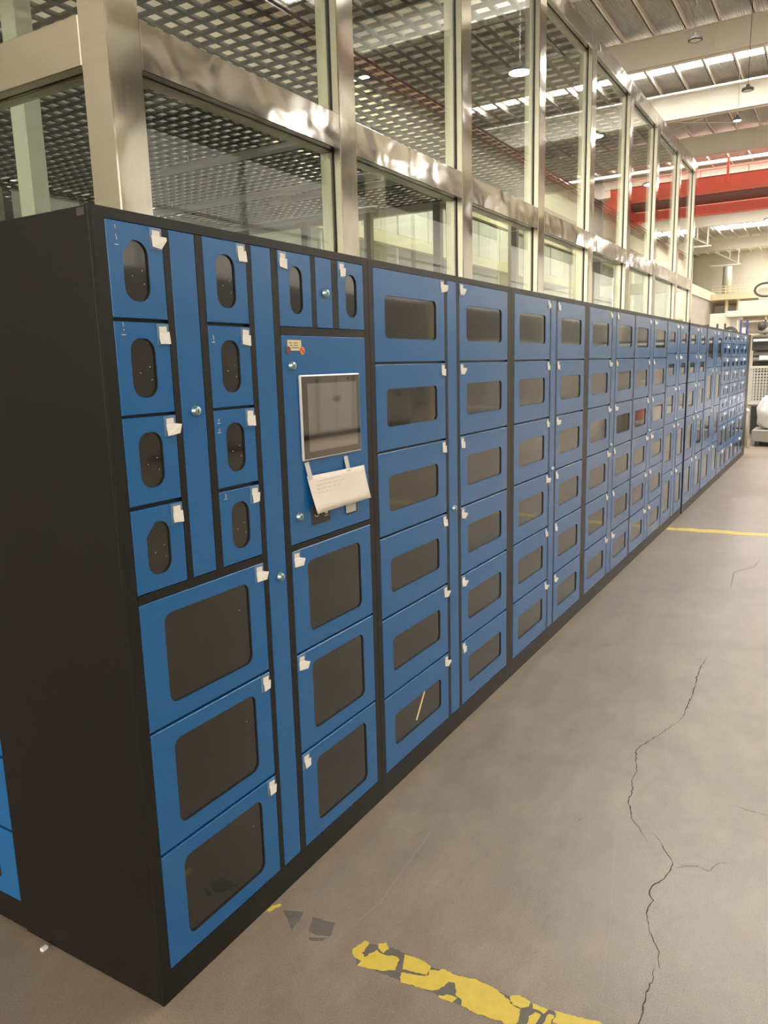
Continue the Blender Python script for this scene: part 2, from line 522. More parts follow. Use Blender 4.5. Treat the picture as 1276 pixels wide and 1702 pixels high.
for p in DK:
    MB().poly(ragged(p), 0.0, 0.0004).obj('adhesive_residue', 'residue', tp)
for p in FR:
    MB().poly(ragged(p), 0.0005, 0.0014).obj('tape_fragment', 'yellow', tp)
t2 = thing('floor_tape', 'long yellow tape line crossing the floor halfway down the locker row', 'tape', (0, 0, 0))
seg = [(0.01, 6.52), (0.10, 6.54), (0.21, 6.55), (0.30, 6.53), (0.40, 6.55), (0.52, 6.57), (0.64, 6.55), (0.76, 6.57), (0.9, 6.60), (1.3, 6.64), (2.2, 6.72), (4.0, 6.9)]
for i, (a, b) in enumerate(zip(seg, seg[1:])):
    h = 0.10 + 0.06 * random.random()
    MB().poly(ragged([(a[0], a[1]), (a[0], a[1] + h), (b[0] + 0.006, b[1] + h + random.uniform(-.02, .02)), (b[0] + 0.006, b[1])], 0.03, 0.006), 0.0004, 0.0014).obj('tape_fragment', 'yellow', t2)

# walls
wl = structure(MB().box(XL - 0.3, XL, YB, YF, 0, ZR).obj('wall_left', 'dimgreen'))
MB().box(XL, XL + 0.03, YB, 49.9, 7.06, ZR - 0.02).obj('upper_cladding', 'peach', wl)
we = structure(MB().box(XL - 0.3, XR, YF, YF + 0.3, 0, ZR).obj('wall_end', 'cladding_end'))
wr = structure(MB().box(XR, XR + 0.3, YB, YF, 0, 4.4).box(XR, XR + 0.3, YB, YF, 8.6, ZR).obj('wall_right', 'dimwall'))
# glowing window band added high in the unseen right-hand wall to brighten the roof
for k in range(15):
    ya = YB + 6.0 * k
    wn = structure(put('window_%d' % (k + 1), None))
    MB().box(XR + 0.10, XR + 0.14, ya + 0.15, ya + 5.9, 4.4, 8.6).obj('glazing', 'band', wn)
    MB().box(XR, XR + 0.3, ya - 0.10, ya + 0.15, 4.4, 8.6).obj('mullion', 'girder', wn)
    MB().box(XR + 0.04, XR + 0.09, ya + 0.15, ya + 5.9, 6.45, 6.55).obj('transom', 'girder', wn)
wb = structure(MB().box(XL - 0.3, XR + 0.3, YB - 0.3, YB, 0, 2.6).box(XL - 0.3, XR + 0.3, YB - 0.3, YB, 8.8, ZR).obj('wall_back', 'plaster'))
for k in range(5):
    xa = XL + 5.12 * k
    wn = structure(put('window_%d' % (k + 16), None))
    MB().box(xa + 0.15, xa + 4.97, YB - 0.14, YB - 0.10, 2.6, 8.8).obj('glazing', 'backband', wn)
    MB().box(xa - 0.15, xa + 0.15, YB - 0.3, YB, 2.6, 8.8).obj('mullion', 'girder', wn)
    MB().box(xa + 0.15, xa + 4.97, YB - 0.09, YB - 0.04, 5.6, 5.72).obj('transom', 'girder', wn)

# roof: deck strips with skylight strips between, girders, purlins
SKY = [(12.0, 14.7), (21.9, 24.4), (32.3, 35.0), (43.0, 45.7), (53.5, 56.2), (62.5, 65.5)]  # last strip is added to light the end wall
SX0, SX1 = -6.9, 13.0
ce = structure(put('ceiling', None))
ys = [YB] + [v for s in SKY for v in s] + [YF]
for i in range(0, len(ys), 2):
    MB().box(XL - 0.3, XR + 0.3, ys[i], ys[i + 1], ZR, ZR + 0.12).obj('roof_deck', 'deck', ce)
for y0, y1 in SKY:
    MB().box(XL - 0.3, SX0, y0, y1, ZR, ZR + 0.12).obj('roof_deck', 'deck', ce)
    MB().box(SX1, XR + 0.3, y0, y1, ZR, ZR + 0.12).obj('roof_deck', 'deck', ce)
purl = [-1.11 - 0.772 * k for k in range(-18, 12)]
for x in purl:
    if XL + 0.1 < x < XR - 0.1:
        mb = MB().box(x - 0.012, x + 0.012, YB, YF, 9.70, ZR)
        mb.box(x - 0.012, x + 0.06, YB, YF, 9.70, 9.715)
        mb.obj('purlin', 'girder', ce)
px = [x for x in purl if SX0 - 0.05 <= x <= SX1]
for y0, y1 in SKY:
    for a, b in zip(sorted(px), sorted(px)[1:]):
        MB().box(a + 0.05, b - 0.05, y0, y1, ZR + 0.04, ZR + 0.06).obj('skylight_pane', 'sky', ce)
        MB().box(a - 0.05, a + 0.05, y0, y1, ZR, ZR + 0.08).obj('skylight_bar', 'girder', ce)
GY = [-19.8, -14.7, -9.6, -4.5, 0.6, 5.7, 10.8, 15.9, 20.86, 25.88, 31.1, 36.5, 42.0, 48.0, 59.0]
for y in GY:
    mb = MB().box(XL, XR, y + 0.06, y + 0.10, 9.0, 9.69)
    mb.box(XL, XR, y, y + 0.26, 9.67, 9.70)
    mb.box(XL, XR, y, y + 0.30, 9.0, 9.02)
    mb.obj('roof_girder', 'girder', ce)
    # web stiffeners on the girders the camera sees
    if y > 20:
        for x in (-8, -5.0, -2.0, 1.0):
            MB().box(x, x + 0.02, y, y + 0.06, 9.02, 9.67).obj('stiffener', 'girder', ce)
MB().tube((XL, 24.9, 9.45), (XR, 24.9, 9.45), 0.035).obj('conduit', 'lamp_off', ce)
MB().tube((XL, 33.9, 9.3), (XR, 33.9, 9.3), 0.05).obj('conduit', 'lamp_off', ce)
MB().tube((XL, 34.6, 9.5), (XR, 34.6, 9.5), 0.05).obj('conduit', 'lamp_off', ce)
for x0, x1 in ((-7.0, -0.5), (-0.5, -7.0)):
    MB().tube((x0, 26.2, 9.55), (x1, 31.0, 9.55), 0.02).obj('brace_rod', 'girder', ce)

# ------------------------------------------------------------------ locker banks
DT = 0.012            # door thickness; door fronts at x = 0
DEPTH = 0.575
ZT, ZBOT = 1.9748, 0.0887

def door_mesh(w, h, win, cut=()):
    """door leaf, local origin at its lower left front corner, facing +x; win = (y0, y1, z0, z1, r)"""
    mb = MB()
    c = 0.0016
    o0 = [(-DT, 0, 0), (-DT, w, 0), (-DT, w, h), (-DT, 0, h)]
    o1 = [(-c, 0, 0), (-c, w, 0), (-c, w, h), (-c, 0, h)]
    o2 = [(0, c, c), (0, w - c, c), (0, w - c, h - c), (0, c, h - c)]
    vs = o0 + o1 + o2
    fs = []
    for i in range(4):
        j = (i + 1) % 4
        fs.append((i, j, 4 + j, 4 + i))
        fs.append((4 + i, 4 + j, 8 + j, 8 + i))
    if win is None:
        fs.append((8, 9, 10, 11))
        fs.append((3, 2, 1, 0))
        return mb.add(vs, fs)
    y0, y1, z0, z1, r = win
    cent = [(y0 + r, z0 + r, 180), (y1 - r, z0 + r, 270), (y1 - r, z1 - r, 0), (y0 + r, z1 - r, 90)]
    rings = []
    for i, (cy, cz, a0) in enumerate(cent):
        k = 1 if i in cut else 6
        rings.append([(cy + r * math.cos(math.radians(a0 + 90 * t / k)), cz + r * math.sin(math.radians(a0 + 90 * t / k))) for t in range(k + 1)])
    idx = []
    base = len(vs)
    flat = []
    for ring in rings:
        idx.append([base + len(flat) + q for q in range(len(ring))])
        flat += ring
    n = len(flat)
    vs += [(0, y, z) for y, z in flat] + [(-DT, y, z) for y, z in flat]
    for i in range(4):
        j = (i + 1) % 4
        for a, b in zip(idx[i], idx[i][1:]):
            fs.append((8 + i, a, b))
        fs.append((8 + i, idx[i][-1], idx[j][0], 8 + j))
    mb.wall0 = len(fs)
    for q in range(n):
        a, b = base + q, base + (q + 1) % n
        fs.append((a, b, b + n, a + n))
    return mb.add(vs, fs)

def paper_mesh(kind):
    mb = MB()
    # upper stub, flat on the sleeve
    mb.add([(0.0016, -0.012, -0.004), (0.0016, 0.012, -0.004), (0.0016, 0.012, 0.016), (0.0016, -0.012, 0.016),
            (0.0022, -0.012, -0.004), (0.0022, 0.012, -0.004), (0.0022, 0.012, 0.016), (0.0022, -0.012, 0.016)],
           [(4, 5, 6, 7), (3, 2, 1, 0), (0, 1, 5, 4), (1, 2, 6, 5), (2, 3, 7, 6), (3, 0, 4, 7)])
    # torn lower flap, lifting off
    shp = {0: [(-0.015, -0.022), (0.007, -0.026), (0.020, -0.006), (0.020, 0.001), (-0.016, 0.004)],
           1: [(-0.015, -0.024), (0.014, -0.026), (0.015, 0.003), (-0.014, 0.000), (-0.016, -0.010)],
           2: [(-0.014, -0.026), (0.016, -0.022), (0.022, 0.000), (0.004, 0.004), (-0.015, 0.001)],
           3: [(-0.010, -0.026), (0.012, -0.021), (0.015, 0.004), (-0.012, 0.002)]}[kind]
    lift = {0: 0.012, 1: 0.005, 2: 0.014, 3: 0.007}[kind]
    n = len(shp)
    fr = [(0.0028 + lift * max(0, (y + 0.016) / 0.036) ** 2 + 0.10 * max(0, -z), y, z) for y, z in shp]
    vs = fr + [(x + 0.0006, y, z) for x, y, z in fr]
    fs = [tuple(range(n)), tuple(range(n, 2 * n))[::-1]] + [(i, (i + 1) % n, n + (i + 1) % n, n + i) for i in range(n)]
    return mb.add(vs, fs).mesh('tag_paper', 'paper')

def sleeve_mesh():
    return MB().box(0.0, 0.0012, -0.019, 0.019, -0.027, 0.022).mesh('tag_sleeve', 'sleeve')

def add_door(bank, yb, y0, y1, z0, z1, win, side, cut=(), scale=1.0, kind=None, sleeve=True, screws=False):
    w, h = y1 - y0, z1 - z0
    if win:
        win = (win[0] - y0, win[1] - y0, win[2] - z0, win[3] - z0, win[4])
    key = ('door', round(w, 4), round(h, 4), tuple(round(v, 4) for v in win) if win else None, tuple(cut))
    def mk_door():
        db = door_mesh(w, h, win, cut)
        m_ = db.mesh('door', 'blue')
        if win:
            m_.materials.append(MT['gasket'])
            for p_ in m_.polygons[db.wall0:]:
                p_.material_index = 1
        return m_
    me = cached(key, mk_door)
    d = put('door', me, bank, (0, y0 - yb, z0))
    if win:
        a, b, c_, e, r = win
        pk = ('pane', round(b - a, 4), round(e - c_, 4))
        pm = cached(pk, lambda: MB().box(-0.0115, -0.0085, -0.003, b - a + 0.003, -0.003, e - c_ + 0.003).mesh('window_pane', 'smoke'))
        put('window_pane', pm, d, (0.0035, a, c_))
        if screws:
            sc_ = MB()
            pos = [(0.78, 0.52), (0.83, 0.30), (0.38, 0.42)] if b - a < 0.1 else [(0.88, 0.70)]
            for u_, v_ in pos:
                sc_.lathe([(0.0011, 0.0), (0.0011, 0.0006), (0.0, 0.0009)], 8, 'x', (-0.005, a + u_ * (b - a), c_ + v_ * (e - c_)))
            sc_.obj('screw_heads', 'white', d)
    if side is not None:
        off = 0.021 * scale
        ty = w - off if side == 'r' else off
        tz = h - 0.024 * scale
        k = random.randrange(4) if kind is None else kind
        if sleeve:
            s = put('tag_sleeve', cached('sleeve', sleeve_mesh), d, (0.0, ty, tz))
            s.scale = (1, scale, scale)
        p = put('tag_paper', cached(('paper', k), lambda: paper_mesh(k)), d, (0.0, ty, tz))
        p.scale = (1, scale, scale)
        if side == 'l' and k in (0, 2):
            p.rotation_euler = (random.uniform(-0.15, 0.1), 0, 0)
        else:
            p.rotation_euler = (random.uniform(-0.12, 0.12), 0, 0)
    return d

def lock_on(parent, y, z, s=1.0):
    def mk():
        mb = MB().lathe([(0.0, 0.0), (0.0, 0.0)], 3, 'x') if False else MB()
        mb.lathe([(0.0135, 0.0), (0.0135, 0.003), (0.0118, 0.0045), (0.0110, 0.0105), (0.0098, 0.012), (0.0, 0.012)], 24, 'x')
        return mb.mesh('lock', 'lock', True)
    l = put('lock', cached('lock', mk), parent, (0, y, z))
    k = put('keyhole', cached('keyhole', lambda: MB().box(0.0118, 0.0126, -0.0012, 0.0012, -0.006, 0.004).mesh('keyhole', 'keyhole')), l)
    l.scale = (s, s, s)
    return l

def strip_panel(bank, yb, y0, y1, z0, z1):
    w, h = y1 - y0, z1 - z0
    me = cached(('strip', round(w, 4), round(h, 4)), lambda: door_mesh(w, h, None).mesh('strip_panel', 'blue'))
    return put('strip_panel', me, bank, (0, y0 - yb, z0))

def carcass(bank, yb, y0, y1, bars, depth=DEPTH):
    MB().box(-depth, -DT - 0.0005, y0 - yb + 0.001, y1 - yb - 0.001, 0.0, 2.0, 0.002).obj('carcass', 'black', bank)
    mb = MB()
    for a, b, c, d in bars:
        mb.box(-DT - 0.0005, -0.001, a - yb, b - yb, c, d)
    mb.obj('front_frame', 'black', bank)

g = 0.0015
# --- bank with touchscreen
Y0, Y1 = 0.0, 1.1276
a0, a1, s0, s1, c0, c1, q0, q1, d0, d1, e0, e1, g0, g1 = 0.0348, .1998, .2224, .3071, .336, .4997, .5226, .6059, .637, .7966, .8213, .9076, .9428, 1.0945
B1 = thing('locker_bank', 'blue and black locker bank with a touchscreen and small doors', 'locker', (0, 0, 0))
carcass(B1, 0, Y0, Y1, [(Y0 + 0.001, a0 - g, 0, 2.0), (a1 + g, s0 - g, 1.1125 - g, ZT), (s1 + g, c0 - g, 1.1125 - g, ZT), (c1 + g, q0 - g, ZBOT, ZT), (q1 + g, d0 - g, ZBOT, ZT), (g1 + g, Y1 - 0.001, 0, 2.0),
    (d1 + g, e0 - g, 1.7625, ZT), (e1 + g, g0 - g, 1.7625, ZT), (a0, c1 + g, 1.0874 + g, 1.1125 - g), (d0, g1, 1.7376 + g, 1.7625 - g), (d0, g1, 1.0874 + g, 1.1076 - g),
    (a0 - g, g1 + g, ZT + g, 2.0), (a0 - g, g1 + g, 0, ZBOT - g)])
rows = [(1.7637, 1.9748), (1.5432, 1.7556), (1.3287, 1.5364), (1.1125, 1.3184)]
for i, (z0, z1) in enumerate(rows):
    add_door(B1, 0, a0, a1, z0, z1, (.0755, .1505, z0 + .0385, z1 - .0365, .032), 'r', cut=((3,) if i in (0, 3) else ()), kind=[0, 1, 2, 1][i], screws=True)
    add_door(B1, 0, c0, c1, z0, z1, (.378, .451, z0 + .0385, z1 - .0365, .032), 'r', kind=[1, 1, 1, 3][i], screws=True)
bigs = [(.7584, 1.0874), (.4211, .7505), (.0887, .4126)]
for i, (z0, z1) in enumerate(bigs):
    add_door(B1, 0, a0, c1, z0, z1, (.109, .430, z0 + .048, z1 - .042, .026), 'r', kind=[2, 3, 3][i], screws=True)
    add_door(B1, 0, d0, g1, z0, z1, (.714, 1.024, z0 + .050, z1 - .046, .024), 'l', kind=[2, 2, 3][i])
add_door(B1, 0, d0, d1, 1.7625, ZT, (.688, .751, 1.800, 1.936, .029), 'l', kind=1)
add_door(B1, 0, g0, g1, 1.7625, ZT, (.986, 1.052, 1.801, 1.936, .029), 'l', kind=3)
st = strip_panel(B1, 0, s0, s1, 1.1125, ZT); lock_on(st, .268 - s0, 1.541 - 1.1125)
st = strip_panel(B1, 0, q0, q1, ZBOT, ZT); lock_on(st, .573 - q0, 1.027 - ZBOT)
st = strip_panel(B1, 0, e0, e1, 1.7625, ZT); lock_on(st, .867 - e0, 1.869 - 1.7625)
# control panel door
PZ = 1.1076
pnl = put('control_panel', door_mesh(g1 - d0, 1.7376 - PZ, None).mesh('control_panel', 'blue'), B1, (0, d0, PZ))
def on_panel(name, mat, y0, y1, z0, z1, x0, x1, c=0.0):
    return MB().box(x0, x1, y0 - d0, y1 - d0, z0 - PZ, z1 - PZ, c).obj(name, mat, pnl)
on_panel('screen_bezel', 'bezel', .7057, 1.0379, 1.3594, 1.6202, 0.0005, 0.010, 0.003)
on_panel('screen_glass', 'screen', .7105, 1.0331, 1.3642, 1.6154, 0.0095, 0.0108)
on_panel('display', 'display', .737, 1.014, 1.385, 1.594, 0.0106, 0.0111)
for yy in (.79, .965):
    MB().lathe([(0.0045, 0.0), (0.0045, 0.0007), (0.0, 0.0007)], 12, 'x', (0.0108, yy - d0, 1.606 - PZ)).obj('camera_dot', 'ink', pnl)
lock_on(pnl, .678 - d0, 1.649 - PZ); lock_on(pnl, .68 - d0, 1.191 - PZ)
stk = on_panel('asset_sticker', 'sticker', .664, .731, 1.693, 1.724, 0.0002, 0.001)
MB().lathe([(0.0125, 0.0), (0.0125, 0.0012), (0.0, 0.0012)], 20, 'x', (0.0006, .734 - d0, 1.693 - PZ)).obj('orange_dot', 'orange', pnl)
MB().lathe([(0.0115, 0.0), (0.0115, 0.0012), (0.0, 0.0012)], 20, 'x', (0.0006, .666 - d0, 1.694 - PZ)).obj('red_dot', 'maroon', pnl)
sl = MB().box(0.0018, 0.0022, -0.009, 0.009, -0.0012, 0.0012).obj('dot_slash', 'ink', pnl, (0, .734 - d0, 1.693 - PZ)); sl.rotation_euler = (-0.8, 0, 0)
mb = MB()
for zz, segs in ((1.7155, [(.671, .685), (.692, .714)]), (1.7085, [(.675, .688), (.694, .712)]), (1.7015, [(.68, .718)])):
    for ya, yb_ in segs:
        mb.box(0.001, 0.0013, ya - d0, yb_ - d0, zz - 0.001 - PZ, zz + 0.001 - PZ)
mb.obj('sticker_lines', 'ink', pnl)
rd = on_panel('card_reader_plate', 'ink', .747, .845, 1.150, 1.215, 0.0, 0.003, 0.001)
mb = MB()
for t in range(7):
    an = math.radians(200 + t * 22)
    mb.box(0.003, 0.0034, .772 - d0 + .012 * math.cos(an) - .0015, .772 - d0 + .012 * math.cos(an) + .0015, 1.185 - PZ + .009 * math.sin(an) - .0012, 1.185 - PZ + .009 * math.sin(an) + .0012)
mb.box(0.003, 0.0034, .776 - d0, .786 - d0, 1.186 - PZ, 1.188 - PZ)
mb.box(0.003, 0.0034, .816 - d0, .832 - d0, 1.177 - PZ, 1.184 - PZ)
mb.box(0.003, 0.0034, .814 - d0, .834 - d0, 1.170 - PZ, 1.172 - PZ)
mb.obj('reader_icons', 'white', pnl)
on_panel('receipt_slot', 'ink', .945, 1.008, 1.150, 1.215, 0.0, 0.003, 0.001)
on_panel('receipt_label', 'tape_clear', .938, .998, 1.156, 1.215, 0.0028, 0.0045)
MB().box(-0.047, -0.023, -0.0008, 0.002, 1.979, 1.996, 0.001).obj('cable_slot', 'ink', B1)
# pale tape marks left on the small doors
for (yy, zz, hh) in ((0.062, 1.925, .040), (0.060, 1.728, .020), (0.352, 1.505, .006), (0.352, 1.715, .012), (0.352, 1.48, .006), (0.36, 1.30, .010)):
    mb = MB()
    for k in range(5):
        z = zz + random.uniform(0, hh)
        y = yy + random.uniform(-.002, .002)
        mb.box(0.0001, 0.0004, y, y + random.uniform(.001, .0025), z, z + random.uniform(.003, .009))
    mb.box(0.0001, 0.0004, yy - .006, yy + .006, zz - .003, zz - .001)
    mb.obj('tape_mark', 'tape_clear', B1)

# taped paper notice under the screen (hangs off the bottom, leans out)
nt_ = thing('paper_notice', 'white handwritten paper notice taped under the touchscreen', 'notice', (0, 0, 0))
def sheet():
    mb = MB()
    nu, nv = 10, 6
    TL, TR, BL, BR = (.721, 1.311), (1.051, 1.307), (.745, 1.190), (1.062, 1.192)
    V = []
    for j in range(nv + 1):
        v = j / nv
        for i in range(nu + 1):
            u = i / nu
            y = (TL[0] * (1 - u) + TR[0] * u) * (1 - v) + (BL[0] * (1 - u) + BR[0] * u) * v
            z = (TL[1] * (1 - u) + TR[1] * u) * (1 - v) + (BL[1] * (1 - u) + BR[1] * u) * v
            x = 0.006 + 0.018 * v ** 1.3 + 0.006 * math.sin(math.pi * u) * (1 - v) + 0.010 * abs(u - 0.45) ** 2
            V.append((x, y, z))
    N = len(V)
    F = []
    for j in range(nv):
        for i in range(nu):
            a = j * (nu + 1) + i
            F.append((a, a + 1, a + nu + 2, a + nu + 1))
    return mb.add(V, F)
sh = sheet().obj('sheet', 'sheet', nt_, smooth=True)
sm = sh.modifiers.new('thick', 'SOLIDIFY'); sm.thickness = 0.0006
def tape(y0, z0, y1, z1, w):
    mb = MB()
    dy, dz = y1 - y0, z1 - z0
    l = math.hypot(dy, dz)
    ny, nz = -dz / l * w / 2, dy / l * w / 2
    q = [(y0 + ny, z0 + nz), (y0 - ny, z0 - nz), (y1 - ny, z1 - nz), (y1 + ny, z1 + nz)]
    xs = (0.0015, 0.0015, 0.0125, 0.0125)
    vs = [(x, y, z) for x, (y, z) in zip(xs, q)] + [(x + 0.0007, y, z) for x, (y, z) in zip(xs, q)]
    return mb.add(vs, [(0, 1, 2, 3), (7, 6, 5, 4), (0, 4, 5, 1), (1, 5, 6, 2), (2, 6, 7, 3), (3, 7, 4, 0)])
tape(.729, 1.354, .734, 1.300, .022).obj('tape_strip', 'tape_clear', nt_)
tape(.948, 1.349, .949, 1.298, .022).obj('tape_strip', 'tape_clear', nt_)
mb = MB()
for zz, n_, yst in ((1.289, 9, .775), (1.277, 12, .755), (1.265, 10, .76), (1.253, 6, .76), (1.212, 5, .765), (1.201, 5, .765)):
    for k in range(n_):
        y = yst + k * 0.014 + random.uniform(-.002, .002)
        v = (1.309 - zz) / 0.121
        x = 0.0125 + 0.018 * v ** 1.3 + 0.002
        mb.box(x, x + 0.0003, y, y + random.uniform(.004, .010), zz, zz + random.uniform(.0008, .002))
mb.obj('handwriting', 'pencil', nt_)

# --- repeating banks
R6 = [(0.3977, .0887), (0.7124, .3977), (1.0247, .7124), (1.3389, 1.0247), (1.6549, 1.3389), (1.9833, 1.6549)]
def col_bank(label, y0, y1, cols, strip, lockyz, rows, win, group=None, tagscale=1.0, gap=0.0085, lockscale=1.0, sleeve=True):
    bank = thing('locker_bank', label, 'locker', (0, y0, 0), 0, group)
    bars = [(y0 + 0.001, y1 - 0.001, ZT + g, 2.0), (y0 + 0.001, y1 - 0.001, 0, ZBOT - g)]
    occ = sorted([(c[0], c[1]) for c in cols] + ([strip] if strip else []))
    e = y0 + 0.001
    for a, b in occ:
        if a - g - e > 0.001:
            bars.append((e, a - g, ZBOT - g, ZT + g))
        e = b + g
    if y1 - 0.001 - e > 0.001:
        bars.append((e, y1 - 0.001, ZBOT - g, ZT + g))
    carcass(bank, y0, y0, y1, bars)
    for (ca, cb, side) in cols:
        for (zt, zb) in rows:
            z1 = zt - gap
            w = win(ca, cb, zb, z1)
            add_door(bank, y0, ca, cb, zb, z1, w, side, scale=tagscale, sleeve=sleeve)
    if strip:
        sp = strip_panel(bank, y0, strip[0], strip[1], ZBOT, ZT)
        if lockyz:
            lock_on(sp, lockyz[0] - strip[0], lockyz[1] - ZBOT, lockscale)
    return bank

def win6(ca, cb, zb, z1):
    w = cb - ca
    return (ca + .132 * w, cb - .135 * w, zb + .083, z1 - .088, .020)
J = [0, 1.1276, 2.4471, 3.7251, 5.02, 6.268, 7.33, 7.345]
B2 = col_bank('blue locker bank of twelve doors beside the touchscreen bank, tape strip on a lower window', 1.1276, 2.4471, [(1.1604, 1.7113, 'r'), (1.8514, 2.3957, 'l')], (1.7365, 1.8225), (1.78, 1.029), R6, win6)
B3 = col_bank('blue locker bank of twelve doors, second past the touchscreen bank', 2.4471, 3.7251, [(2.4877, 3.018, 'r'), (3.148, 3.682, 'l')], (3.040, 3.124), (3.09, 1.035), R6, win6)
B4 = col_bank('blue locker bank of twelve doors, third past the touchscreen bank', 3.7251, 5.015, [(3.785, 4.325, 'r'), (4.463, 4.995, 'l')], (4.345, 4.445), (4.385, 1.041), R6, win6)
B5 = col_bank('blue locker bank of twelve doors, fourth past the touchscreen bank', 5.015, 6.262, [(5.035, 5.555, 'r'), (5.706, 6.245, 'l')], (5.575, 5.688), (5.64, 1.041), R6, win6)
# tape strip on the lower window of the bank beside the touchscreen
low = [d for d in B2.children if d.name.startswith('door') and abs(d.location.z - .0887) < 1e-3 and d.location.y < 0.1][0]
ts = MB().box(0.0, 0.001, -0.0055, 0.0055, -0.070, 0.070).obj('tape_strip', 'sticker', low, (-0.0045, 1.458 - 1.1604, .256 - .0887))
ts.rotation_euler = (-0.66, 0, 0)
R5 = [(0.574, .0887), (1.038, .574), (1.393, 1.038), (1.694, 1.393), (1.9833, 1.694)]
def win5(ca, cb, zb, z1):
    w, h = cb - ca, z1 - zb
    return (ca + .20 * w, cb - .20 * w, zb + (.10 if h > .4 else .095), z1 - .09, .02)
B6 = col_bank('blue locker bank of ten doors with two tall rows, before the wide dark joint', 6.262, 7.34, [(6.285, 6.741, 'r'), (6.911, 7.315, 'l')], (6.765, 6.885), (6.83, 1.05), R5, win5, tagscale=1.05, sleeve=False)
B7 = col_bank('blue locker bank of ten doors with two tall rows, after the wide dark joint', 7.41, 8.565, [(7.43, 7.893, 'r'), (8.09, 8.53, 'l')], (7.915, 8.065), (7.99, 1.05), R5, win5, tagscale=1.05, sleeve=False)
flr = MB().box(-0.56, -0.03, 7.342, 7.408, 0, 1.99).obj('filler_panel', 'black'); tag(flr, 'recessed black filler panel in the wide joint between two locker banks', 'panel')
R4 = [(0.566, .0887), (1.04, .566), (1.53, 1.04), (1.9833, 1.53)]
def win4(ca, cb, zb, z1):
    w = cb - ca
    return (ca + .22 * w, cb - .16 * w, zb + .10, z1 - .09, .03)
B8 = col_bank('blue locker bank of eight tall doors with narrow windows', 8.565, 9.90, [(8.604, 9.165, 'r'), (9.399, 9.86, 'l')], (9.19, 9.375), None, R4, win4, tagscale=1.1, sleeve=False)
R9 = [(0.40, .0887), (0.735, .40), (0.922, .735), (1.10, .922), (1.285, 1.10), (1.47, 1.285), (1.647, 1.47), (1.827, 1.647), (1.9833, 1.827)]
def win9(ca, cb, zb, z1):
    w, h = cb - ca, z1 - zb
    if h > 0.25:
        return (ca + .18 * w, cb - .18 * w, zb + .06, z1 - .06, .02)
    return (ca + .30 * w, cb - .30 * w, zb + .045, z1 - .055, .02)
for i, (ya, yb_, lab) in enumerate([(9.90, 10.80, 'locker bank of many small blue doors next to the tall-door bank'), (10.80, 11.79, 'locker bank of many small blue doors, middle one of the far three'), (11.79, 12.83, 'locker bank of many small blue doors against the far dark end panel')]):
    m = (ya + yb_) / 2
    col_bank(lab, ya, yb_, [(ya + .03, m + .05, 'r'), (m + .075, yb_ - .03, 'l')], None, None, R9, win9, tagscale=1.15, sleeve=False)
ep = MB().box(-DEPTH, -0.002, 12.832, 13.25, 0, 2.0, 0.003).obj('end_panel', 'black'); tag(ep, 'plain black cabinet closing the far end of the locker row', 'cabinet')

# --- lockers round the corner, facing the other way along the row end
def back_bank(xr, wid, label, group=None):
    """bank whose front looks towards -y; right end at x = xr"""
    bank = thing('locker_bank', label, 'locker', (xr - wid, 0.006, 0), -math.pi / 2, group)
    rowsB = [(.0887 + (i + 1) * .2357, .0887 + i * .2357) for i in range(8)]
    cA, cB, stp = (.03, wid * .44), (wid * .56, wid - .02), (wid * .455, wid * .545)
    bars = [(0.001, wid - 0.001, ZT + g, 2.0), (0.001, wid - 0.001, 0, ZBOT - g), (0.001, cA[0] - g, ZBOT - g, ZT + g), (cA[1] + g, stp[0] - g, ZBOT - g, ZT + g), (stp[1] + g, cB[0] - g, ZBOT - g, ZT + g), (cB[1] + g, wid - 0.001, ZBOT - g, ZT + g)]
    carcass(bank, 0, 0, wid, bars)
    for (a, b), sd in ((cA, 'r'), (cB, 'l')):
        for zt, zb in rowsB:
            add_door(bank, 0, a, b, zb, zt - .0085, (a + .08, b - .08, zb + .05, zt - .06, .02), sd)
    sp = strip_panel(bank, 0, stp[0], stp[1], ZBOT, ZT)
    lock_on(sp, .05, .95)
    return bank
back_bank(-0.579, 1.25, 'blue locker bank round the corner, behind the black side panel of the touchscreen bank')
MB().box(-0.015, 0.0, -0.012, 0.008, 0, 0.010, 0.002).obj('litter_scrap', 'white', None, (-0.455, -0.02, 0))
tag(bpy.data.objects['litter_scrap'], 'tiny white scrap on the floor beside the black side panel', 'litter')

# ------------------------------------------------------------------ glass enclosure
PX0, PX1 = -0.778, -0.66
PYS = [0.674, 1.993, 3.325, 4.67, 6.005, 7.385, 8.70, 10.095, 11.29]
PW = 0.14
PXS = [-2.14, -3.53, -4.91, -6.31, -7.72, -9.12]    # left edges of the posts in the cross walls
MZ0, MZ1, TZ0, TZ1 = 2.626, 2.780, 4.27, 4.42
EN = thing('glass_enclosure', 'tall stainless steel framed glass enclosure behind the lockers', 'enclosure', (0, 0, 0))
def post(x0, x1, y0, y1, mat='steel_post'):
    p = MB().box(x0, x1, y0, y1, 0, TZ1, 0.004).obj('post', mat, EN)
    if mat == 'steel_post':      # brushed sides with painted-in light, front and back darker and polished
        p.data.materials.append(MT['steel_brushed_lit'])
        for f in p.data.polygons:
            if abs(f.normal.y) > 0.9:
                f.material_index = 1
    return p
XEND = PXS[-1]
for i, y in enumerate(PYS):
    x0 = PX0 if i else -0.79
    post(x0, PX1, y, y + PW)
    if 0 < i:
        MB().box(-0.716, -0.697, y - 0.004, y + PW + 0.004, 0.0, TZ0).obj('gasket', 'gasket', EN)
for xx in PXS:
    for yw in (PYS[0], PYS[-1]):
        post(xx, xx + PW, yw, yw + 0.118, 'steel_post' if yw < 1 else 'end_backlit')
for y in PYS[1:-1]:
    post(XEND, XEND + 0.118, y, y + PW)
